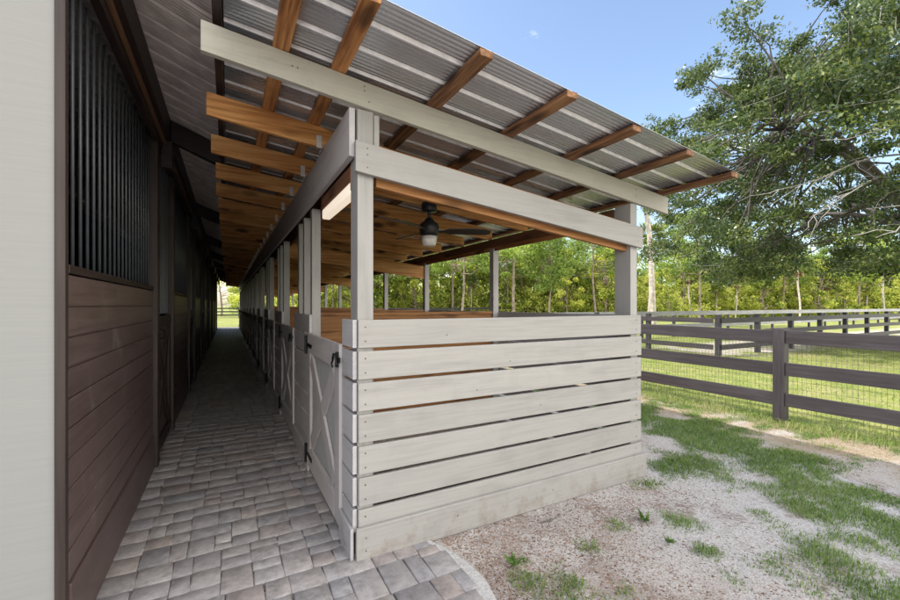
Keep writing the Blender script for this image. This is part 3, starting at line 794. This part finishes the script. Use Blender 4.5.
def strip_density(x, y):
    c = 3.9 + .75*(y-1.2) if y < 3.1 else 5.33 + .1*math.sin(y)
    d = math.exp(-((x-c)/.95)**2)
    n1 = fnoise(x, y, .9, 3.1); n2 = fnoise(x, y, 3.2, 8.3)
    v = d*1.25 + n1*.85 + n2*.65 - .56
    if x < 3.1: v -= .3
    if y > 6: v += .1
    if x > 5.2: v = max(v, .28 + n1*.9 + n2*.7 - .42)
    # small tufts in the sand
    for tx, ty, tr in ((1.55, 1.85, .16), (1.75, 1.72, .22), (1.62, 2.02, .08), (2.5, 2.05, .12), (2.95, 1.85, .2), (2.75, 1.55, .12), (2.6, 1.3, .14), (3.3, 2.4, .2), (1.95, 1.55, .16), (2.1, 1.95, .1)):
        q = 1-math.hypot(x-tx, y-ty)/tr
        if q > 0: v = max(v, q*.55 + n2*.3)
    return max(0, min(1, v*1.7))
def samp_strip(n):
    out = []
    while len(out) < n:
        x = random.uniform(1.2, 6.5); y = random.uniform(-.6, 13)
        if y > 6 and random.random() > .45: continue
        if x < XR+.06 and y > 2.48: continue
        dn = strip_density(x, y)
        if random.random() < dn: out.append((x, y, .45+.75*dn))
    return np.array(out)
blades(120000, samp_strip, .018, .055, .0022, 'grass_strip', M['grass'], 'short green grass growing in a ragged strip through the pale sand')
def samp_foot(n):
    out = []
    while len(out) < n:
        y = random.uniform(-2, 16); x = FXX + random.gauss(.08, .17)
        v = .5 + fnoise(x, y, 1.3, 5.5)
        if random.random() < v: out.append((x, y, 1.0))
    return np.array(out)
blades(22000, samp_foot, .04, .14, .003, 'fence_foot_grass', M['grass'], 'taller green grass along the foot of the near charcoal fence')
def samp_field(n):
    out = []
    while len(out) < n:
        d = 6.7 + (random.random()**1.7)*16; y = random.uniform(-3, 17)
        x = d
        if 7.2 < y < 10.3 and x > 13.6 and random.random() < .85: continue
        v = .62 + fnoise(x, y, .35, 1.7)*.8
        if random.random() < v: out.append((x, y, .6+.6*random.random()))
    return np.array(out)
blades(90000, samp_field, .03, .09, .0042, 'field_grass', M['field_grass'], 'sunlit yellow green pasture grass beyond the near fence')

def chips(n, sampler, smin, smax, name, mat, label, cat, flat=.35):
    P = sampler(n); n = len(P)
    base = np.array([[1, 0, 0], [-.5, .8, 0], [-.5, -.8, 0], [0, 0, 1]], float)
    sx = rng.uniform(smin, smax, n)[:, None, None]; a = rng.uniform(0, 2*math.pi, n)
    st = np.stack([rng.uniform(.6, 1.6, n), rng.uniform(.35, 1, n), np.full(n, flat)*rng.uniform(.5, 1.5, n)], 1)[:, None, :]
    v = base[None]*st*sx; ca, sa = np.cos(a)[:, None], np.sin(a)[:, None]
    w_ = v.copy(); w_[:, :, 0] = v[:, :, 0]*ca - v[:, :, 1]*sa; w_[:, :, 1] = v[:, :, 0]*sa + v[:, :, 1]*ca
    w_ += np.concatenate([P[:, :2], np.full((n, 1), -.0125)], 1)[:, None, :]
    i = np.arange(n)[:, None]*4
    f = np.concatenate([i+np.array([[0, 1, 3]]), i+np.array([[1, 2, 3]]), i+np.array([[2, 0, 3]])], 0)
    o = npmesh(name, w_.reshape(-1, 3), f, mat); tag(o, label, cat, None, 'stuff'); return o
def samp_sand(n, den=None):
    out = []
    while len(out) < n:
        r_ = random.random()**1.4
        x = 1.15+r_*5.4; y = random.uniform(.2, 2.5) if x < XR+.05 else random.uniform(.2, 7)
        e = edge_x(min(y, 2.5))
        if x < (e or 0)+.05: continue
        if den and random.random() > den(x, y): continue
        out.append((x, y))
    return np.array(out)
chips(38000, lambda n: samp_sand(n), .002, .0065, 'shell_gravel', M['pebble'], 'fine pale shell gravel spread over the sand by the shed', 'gravel', .6)
def litter_den(x, y):
    v = .25 + fnoise(x, y, 1.1, 9.9, 4)*1.1
    if x < 3.7: v += .9*math.exp(-((2.5-y)/.4)**2)
    if x < 2.7: v += .3
    if x > 5.3: v += .5
    if 2.4 < x < 3.2 and 1.2 < y < 1.9: v -= .25
    return max(.02, min(1, v))
chips(34000, lambda n: samp_sand(n, litter_den), .003, .014, 'leaf_litter', M['litter'], 'brown bark chips and dead leaves scattered on the pale sand', 'leaf litter', .25)

def weed(x, y, s, n, label):
    a = rng.uniform(0, 2*math.pi, n); le = rng.uniform(.4, 1.0, n)[:, None]*s
    d = unit(np.stack([np.cos(a), np.sin(a), rng.uniform(.5, 1.8, n)], 1))
    pos = np.array([x, y, -.01]) + d*le*.55
    v, f = leaves(pos, le[:, 0]*.95, .22, .3, .5, d)
    v[:, 2] = np.maximum(v[:, 2], -.011)
    o = npmesh('weed', v, f, M['weed'], None, (x, y, -.012)); tag(o, label, 'weed'); return o
weed(2.72, 1.98, .10, 34, 'small leafy green weed standing alone in the pale sand below the slatted wall')
weed(1.56, 2.03, .10, 20, 'thin sprouting weed in the brown litter beside the paving edge')
weed(2.62, 1.72, .06, 30, 'low dry weed clump in front of the leafy weed on the sand')
tw = MB().tube([(2.02, 2.33, -.004), (2.1, 2.31, .004), (2.18, 2.325, .002)], [.004, .007, .004], 6)
tag(obj('twig', tw, M['bark'], None, (2.1, 2.32, 0)), 'short brown stick lying on the sand near the slatted wall', 'stick')

# ------------------------------------------------------------------ trees
def cam_pos(px, d, h=0.0):
    """point on the ground seen at photo column px, at depth d along the view"""
    th = R(28.5); u = (px-450)/409*d
    return Vector((d*math.sin(th)+u*math.cos(th), d*math.cos(th)-u*math.sin(th), h))

def limb(mb, a, b, r0, r1, n=7, k=6, sag=.0, wob=.08):
    a = Vector(a); b = Vector(b); L_ = (b-a).length; pts = []; rad = []
    w1 = Vector((random.uniform(-1, 1), random.uniform(-1, 1), random.uniform(-1, 1)))*L_*wob
    w2 = Vector((random.uniform(-1, 1), random.uniform(-1, 1), random.uniform(-1, 1)))*L_*wob*.5
    for i in range(k+1):
        t = i/k
        pts.append(a.lerp(b, t) + w1*math.sin(math.pi*t) + w2*math.sin(2*math.pi*t) + Vector((0, 0, sag*math.sin(math.pi*t))))
        rad.append(r0+(r1-r0)*t)
    mb.tube(pts, rad, n); return pts

def make_oak():
    base = Vector((19.8, 3.6, 0))
    root = empty('live_oak', base); tag(root, 'large dark green oak spreading its branches over the fence at the right', 'tree')
    tr = MB()
    tk = limb(tr, base+Vector((0, 0, -.2)), base+Vector((-.3, .2, 3.2)), .52, .40, 12, 5, 0, .03)
    C = base + Vector((0, .3, 6.3)); rad = Vector((8.0, 8.8, 5.7))
    cl = []; tries = 0
    while len(cl) < 600 and tries < 20000:
        tries += 1
        u = Vector((random.gauss(0, 1), random.gauss(0, 1), random.gauss(0, 1))).normalized()
        q = random.random()**.45
        p_ = C + Vector((u.x*rad.x, u.y*rad.y, u.z*rad.z))*q*(1+.20*noise.noise(u*2.6))
        if p_.z < 2.7 - .5*noise.noise(p_*.5): continue
        if noise.noise(p_*.42+Vector((4.2, 1.3, 2.7))) < -.09: continue
        if q < .45: continue
        cl.append((p_, q))
    mains = []
    for i in range(13):
        a = 2*math.pi*i/13 + random.uniform(-.2, .2); el = random.uniform(.05, 1.1)
        e_ = C + Vector((math.cos(a)*rad.x*math.cos(el), math.sin(a)*rad.y*math.cos(el), rad.z*math.sin(el)-1.2))*.72
        st = tk[random.randint(3, 5)]
        mains += limb(tr, st, e_, .12, .035, 8, 9, .5, .09)[2:]
    tw_ = MB(); V = []; 
    for p_, q in cl:
        m_ = min(mains, key=lambda s: (s-p_).length)
        limb(tr, m_, p_, .045, .012, 5, 5, .1, .12)
        nl_ = random.randint(430, 650); rr = random.uniform(.5, .9)
        g_ = rng.normal(size=(nl_, 3)); g_ = unit(g_)*(rng.random((nl_, 1))**.5)*rr*np.array([1.15, 1.15, .62])
        # sub clumps: pull leaves toward short sprays
        cs = rng.normal(size=(9, 3))*rr*.55*np.array([1, 1, .6]); idx = rng.integers(0, 9, nl_)
        g_ = cs[idx]*.75 + g_*.48
        V.append(np.array(p_) + g_)
        for j in range(4):
            limb(tw_, p_, Vector(np.array(p_)+cs[j]*1.3), .011, .004, 4, 3, 0, .12)
    V = np.concatenate(V)
    v, f = leaves(V, rng.uniform(.055, .15, len(V)), .5, .3, .3)
    obj('trunk', tr, M['bark'], root, base, 0, True)
    obj('twigs', tw_, M['twig'], root, base)
    # dead bare branches that show against the crown
    db = MB()
    for s0, e0 in (((17.0, 3.5, 5.2), (13.3, 4.8, 3.9)), ((16.8, 2.6, 4.9), (12.8, 3.2, 3.2)), ((16.5, 3.3, 5.6), (13.4, 5.6, 4.8)), ((15.8, 2.2, 4.6), (13.0, 2.0, 3.6)), ((16.0, 1.4, 5.0), (12.7, 2.3, 4.4))):
        pts = limb(db, s0, e0, .035, .009, 5, 7, .2, .08)
        for q in pts[2:]:
            for _ in range(2): limb(db, q, q+Vector((random.uniform(-1.0, -.1), random.uniform(-.5, .8), random.uniform(-.7, .1))), .011, .004, 4, 3, 0, .1)
    obj('dead_branches', db, M['twig'], root, base)
    npmesh('crown', v, f, M['oak_leaf'], root, base)
    return root
make_oak()

def crown_quads(centers, radii, per, smin, smax, squash=.75):
    V = []
    for c, r_ in zip(centers, radii):
        g_ = unit(rng.normal(size=(per, 3)))*(rng.random((per, 1))**.45)*r_*np.array([1, 1, squash]); V.append(np.array(c)+g_)
    V = np.concatenate(V); return leaves(V, rng.uniform(smin, smax, len(V)), .6, .35, .3)

def proto_tree(kind, h):
    root = empty({'pine': 'pine_tree', 'broad': 'broadleaf_tree', 'palm': 'palm_tree'}[kind], (0, 0, 0))
    if kind == 'pine':
        tr = MB(); pts = limb(tr, (0, 0, -.2), (random.uniform(-.5, .5), random.uniform(-.5, .5), h), .125, .04, 8, 8, 0, .025)
        cs, rs = [], []
        for i in range(34):
            t = random.uniform(.38, 1.0); q = pts[0].lerp(pts[-1], t); a = random.uniform(0, 6.28); ln = (1.15-t)*h*.3*random.uniform(.5, 1.1)+.3
            e_ = q + Vector((math.cos(a)*ln, math.sin(a)*ln, random.uniform(-.1, .5)))
            limb(tr, q, e_, .035, .012, 4, 3, 0, .1); cs.append(e_); rs.append(random.uniform(.6, 1.05))
        cs.append(pts[-1]); rs.append(.6)
        obj('trunk', tr, M['pine_bark'], root)
        v, f = crown_quads(cs, rs, 150, .14, .32, .65); npmesh('crown', v, f, M['pine_leaf'], root)
    elif kind == 'broad':
        tr = MB(); limb(tr, (0, 0, -.2), (.1, .2, h*.6), .13, .05, 7, 5, 0, .05)
        cs, rs = [], []
        for i in range(22):
            a = random.uniform(0, 6.28); z = random.uniform(.25, 1)*h; rr = h*.30*math.sin(math.pi*min(.95, z/h*.8+.12))*random.uniform(.4, 1.1)
            e_ = Vector((math.cos(a)*rr, math.sin(a)*rr, z)); cs.append(e_); rs.append(random.uniform(.5, 1.0)*h*.11)
            limb(tr, (0, .1, min(z*.7, h*.5)), e_, .04, .015, 4, 3, 0, .1)
        obj('trunk', tr, M['pine_bark'], root)
        v, f = crown_quads(cs, rs, 150, .14, .30, .8); npmesh('crown', v, f, M['far_leaf'], root)
    else:
        tr = MB(); pts = limb(tr, (0, 0, -.2), (random.uniform(-.3, .3), random.uniform(-.3, .3), h), .16, .13, 9, 8, 0, .04)
        obj('trunk', tr, M['pale_bark'], root)
        top = pts[-1]
        def fronds(n, el0, el1, L0, L1, mat, nm):
            P, D, S = [], [], []
            for i in range(n):
                a = random.uniform(0, 6.28); el = random.uniform(el0, el1); Ln = random.uniform(L0, L1)
                d = Vector((math.cos(a)*math.cos(el), math.sin(a)*math.cos(el), math.sin(el))); tip = top + d*Ln*.55 + Vector((0, 0, .1))
                sd = d.cross(Vector((0, 0, 1))).normalized()
                for j in range(22):
                    t = (j-10.5)/10.5*1.15
                    dd = (d*math.cos(t)+sd*math.sin(t)+Vector((0, 0, -.28-.3*abs(t)*random.random()))).normalized(); ll = Ln*.55*random.uniform(.75, 1)
                    P.append(tip+dd*ll*.5); D.append(dd); S.append(ll)
            v, f = leaves(np.array(P), np.array(S), .11, .2, .2, np.array(D)); npmesh(nm, v, f, mat, root)
        fronds(44, -.55, 1.35, 1.9, 2.8, M['palm_leaf'], 'crown'); fronds(14, -1.5, -1.0, 1.4, 2.0, M['dead_frond'], 'dead_fronds')
    return root

def drop(root, loc, s, rz, label, group=None, lean=(0, 0)):
    root.location = loc; root.scale = (s, s, s); root.rotation_euler = (lean[0], lean[1], rz)
    tag(root, label, 'tree', group); return root

# palms that stand out, each on its own
p0 = proto_tree('palm', 9.6)
palm_spots = [(654, 30, 1.2, 'tall palm with a pale bare trunk leaning left beside the shed corner post', (0, 0)),
              (647, 39, .80, 'shorter palm with a shaggy brown skirt of dead fronds behind the leaning palm trunk', (0, 0)),
              (799, 40, .55, 'short palm with a bright pale trunk under the oak branches', (0, 0)),
              (767, 47, .5, 'small bushy palm left of the bright trunked palm, at the foot of the woods', (0, 0)),
              (886, 44, .62, 'palm with a pinkish grey trunk at the right end of the woods', (0, 0))]
for i, (px, d, s, lb, ln) in enumerate(palm_spots):
    o = p0 if i == 0 else copy_tree(p0)
    drop(o, cam_pos(px, d), s, .8*i, lb, 'palms along the edge of the woods', ln)
for q, (px, d, s) in enumerate(((735, 44, .42), (752, 50, .62), (718, 46, .35), (826, 46, .40), (848, 50, .55), (690, 47, .5), (868, 47, .38), (560, 48, .5), (470, 47, .45))):
    drop(copy_tree(p0), cam_pos(px, d), s, q*1.7, 'small shaggy palm among the bushes along the foot of the woods', 'small palms in the undergrowth')
# lean the first palm toward the left as the photo shows
bpy.context.view_layer.update()
th = R(28.5)
palm0 = p0
palm0.rotation_euler = (0, 0, 0)
palm0.rotation_mode = 'XYZ'
palm0.rotation_mode = 'QUATERNION'
from mathutils import Quaternion
palm0.rotation_quaternion = Quaternion((math.sin(th), math.cos(th), 0), R(-7.5))

pines = [proto_tree('pine', 11.5), proto_tree('pine', 9.5), proto_tree('pine', 12.5)]
brs = [proto_tree('broad', 7.0), proto_tree('broad', 6.0), proto_tree('broad', 8.0)]
used = set()
def put(lst, i, *a, **k):
    r_ = lst[i]
    if id(r_) in used: r_ = copy_tree(r_)
    else: used.add(id(r_))
    return drop(r_, *a, **k)
pl_ = [(340, 41), (385, 42), (461, 39), (514, 40), (549, 41), (597, 42), (699, 44), (783, 46), (858, 45), (333, 46), (352, 54), (372, 48), (398, 52), (415, 47), (437, 53), (452, 46), (470, 55), (489, 52), (507, 47), (522, 55), (541, 49), (556, 55), (572, 52), (588, 57), (604, 50), (616, 56), (664, 60), (682, 57), (706, 60), (728, 56), (747, 58), (775, 60), (812, 60), (834, 57), (847, 61), (861, 60), (880, 58), (905, 60), (931, 58), (960, 60)]
PLB = ['slim pine with a sparse crown among the trees at the back of the field', 'short pine with a dense crown among the trees at the back of the field', 'tall thin pine with tufted upper branches among the trees at the back of the field']
for j, (px, d) in enumerate(pl_):
    i = j % 3
    s = random.uniform(.85, 1.25)
    put(pines, i, cam_pos(px, d), s, random.uniform(0, 6.28), PLB[i], 'pines of the wood edge')
BLB = ['bushy yellow green tree of medium height along the field edge', 'low bushy yellow green tree along the field edge', 'tall bushy yellow green tree along the field edge']
j = 0
for px in range(300, 990, 10):
    i = j % 3; d = 45 + 9*random.random()
    s = random.uniform(.5, 1.3)*(.85 if px > 660 else 1.0)
    put(brs, i, cam_pos(px+random.uniform(-6, 6), d), s, random.uniform(0, 6.28), BLB[i], 'bushy trees of the wood edge'); j += 1
# trees seen through the far end of the walkway
for q, (x, y, s) in enumerate(((-3.2, 63, 1.1), (1.6, 61, .8), (-.8, 68, 1.2), (3.2, 52, .8), (-6, 70, 1.3), (1.9, 43.5, .62))):
    put(brs, q % 3, Vector((x, y, 0)), s, q*1.3, 'bushy tree standing in the light beyond the far end of the walkway', 'trees beyond the walkway')
# understory that reads as one mass
def understory():
    P = []
    for _ in range(4200):
        px = random.uniform(250, 1010); d = random.uniform(46, 66); c = cam_pos(px, d)
        hgt = (1.2 + 2.2*random.random()**1.5 + (d-46)*.2)*(.55+.9*(.5+.5*noise.noise(Vector((c.x*.13, c.y*.13, 0)))))
        z = random.random()*hgt
        P.append(np.array([c.x, c.y, z])+unit(rng.normal(size=(42, 3)))*(rng.random((42, 1))**.4)*random.uniform(.5, 1.1)*np.array([1, 1, .8]))
    P = np.concatenate(P); P[:, 2] = np.abs(P[:, 2])
    v, f = leaves(P, rng.uniform(.16, .38, len(P)), .6, .35, .3)
    o = npmesh('woodland_understory', v, f, M['far_leaf']); tag(o, 'dense yellow green undergrowth filling the foot of the distant woods', 'undergrowth', None, 'stuff')
    P = []
    for _ in range(2000):
        px = random.uniform(230, 1040); d = random.uniform(68, 84); c = cam_pos(px, d); z = random.random()*(15.0 if px < 650 else 10.0)
        P.append(np.array([c.x, c.y, z])+unit(rng.normal(size=(40, 3)))*(rng.random((40, 1))**.4)*random.uniform(.9, 1.8))
    P = np.concatenate(P); P[:, 2] = np.abs(P[:, 2])
    v, f = leaves(P, rng.uniform(.3, .6, len(P)), .6, .35, .3)
    o = npmesh('distant_woodland', v, f, M['pine_leaf']); tag(o, 'far green wood closing the view behind the field edge trees', 'woodland', None, 'stuff')
understory()

# ------------------------------------------------------------------ light and sky
EL, AZ = R(50), R(-64)          # sun: left-front, AZ from +Y towards +X
w = bpy.data.worlds.new('World'); sc.world = w; w.use_nodes = True; nt = w.node_tree; L = nt.links.new
bg = nt.nodes['Background']
sky = nt.nodes.new('ShaderNodeTexSky'); sky.sky_type = 'NISHITA'; sky.sun_disc = False
sky.sun_elevation = EL; sky.sun_rotation = AZ; sky.air_density = 1.0; sky.dust_density = 1.6; sky.ozone_density = .35
tc = nt.nodes.new('ShaderNodeTexCoord'); mp = nt.nodes.new('ShaderNodeMapping'); mp.inputs['Scale'].default_value = (1.6, 1.6, 5.0)
L(tc.outputs['Generated'], mp.inputs['Vector'])
cn = nd(nt, 'ShaderNodeTexNoise', Scale=1.7, Detail=8.0, Roughness=.58, Distortion=.3); L(mp.outputs[0], cn.inputs['Vector'])
dt = nd(nt, 'ShaderNodeVectorMath', operation='DOT_PRODUCT'); L(tc.outputs['Generated'], dt.inputs[0]); dt.inputs[1].default_value = (-.34, .94, 0)
# broken white cloud added unseen behind the viewer as neutral fill; ahead mostly clear
cov = mth(nt, 'MULTIPLY', mth(nt, 'SUBTRACT', -.12, dt.outputs['Value'], True), .75, True)
cr = ramp(nt, [(.58, (0, 0, 0)), (.80, (.85, .85, .85))]); L(mth(nt, 'ADD', cn.outputs[0], cov), cr.inputs[0])
c = mixc(nt, cr.outputs[0], sky.outputs[0], (14.2, 13.7, 12.9))
L(c, bg.inputs[0]); bg.inputs['Strength'].default_value = .113
sd = bpy.data.lights.new('Sun', 'SUN'); sd.energy = 2.0; sd.angle = R(.5); sd.color = (1, .95, .87)
so = bpy.data.objects.new('Sun', sd); col.objects.link(so)
S = Vector((math.sin(AZ)*math.cos(EL), math.cos(AZ)*math.cos(EL), math.sin(EL)))
so.rotation_euler = S.to_track_quat('Z', 'Y').to_euler(); so.location = (0, 0, 30)

# ------------------------------------------------------------------ camera
cd = bpy.data.cameras.new('Camera'); cam = bpy.data.objects.new('Camera', cd); col.objects.link(cam)
cam.location = (0, 0, 1.6); cam.rotation_euler = (R(90), 0, R(-28.5))
cd.sensor_width = 36; cd.sensor_fit = 'HORIZONTAL'; cd.lens = 36*409/900; cd.shift_y = 5/900; cd.clip_start = .05; cd.clip_end = 2500
sc.camera = cam

sc.view_settings.view_transform = 'Standard'; sc.view_settings.look = 'None'; sc.view_settings.gamma = 1
sc.view_settings.use_curve_mapping = False; sc.view_settings.exposure = 1.5
sc.render.engine = 'CYCLES'
sc.cycles.max_bounces = 16; sc.cycles.diffuse_bounces = 14; sc.cycles.glossy_bounces = 4; sc.cycles.transmission_bounces = 4
sc.cycles.use_denoising = True
sc.cycles.sample_clamp_indirect = 8
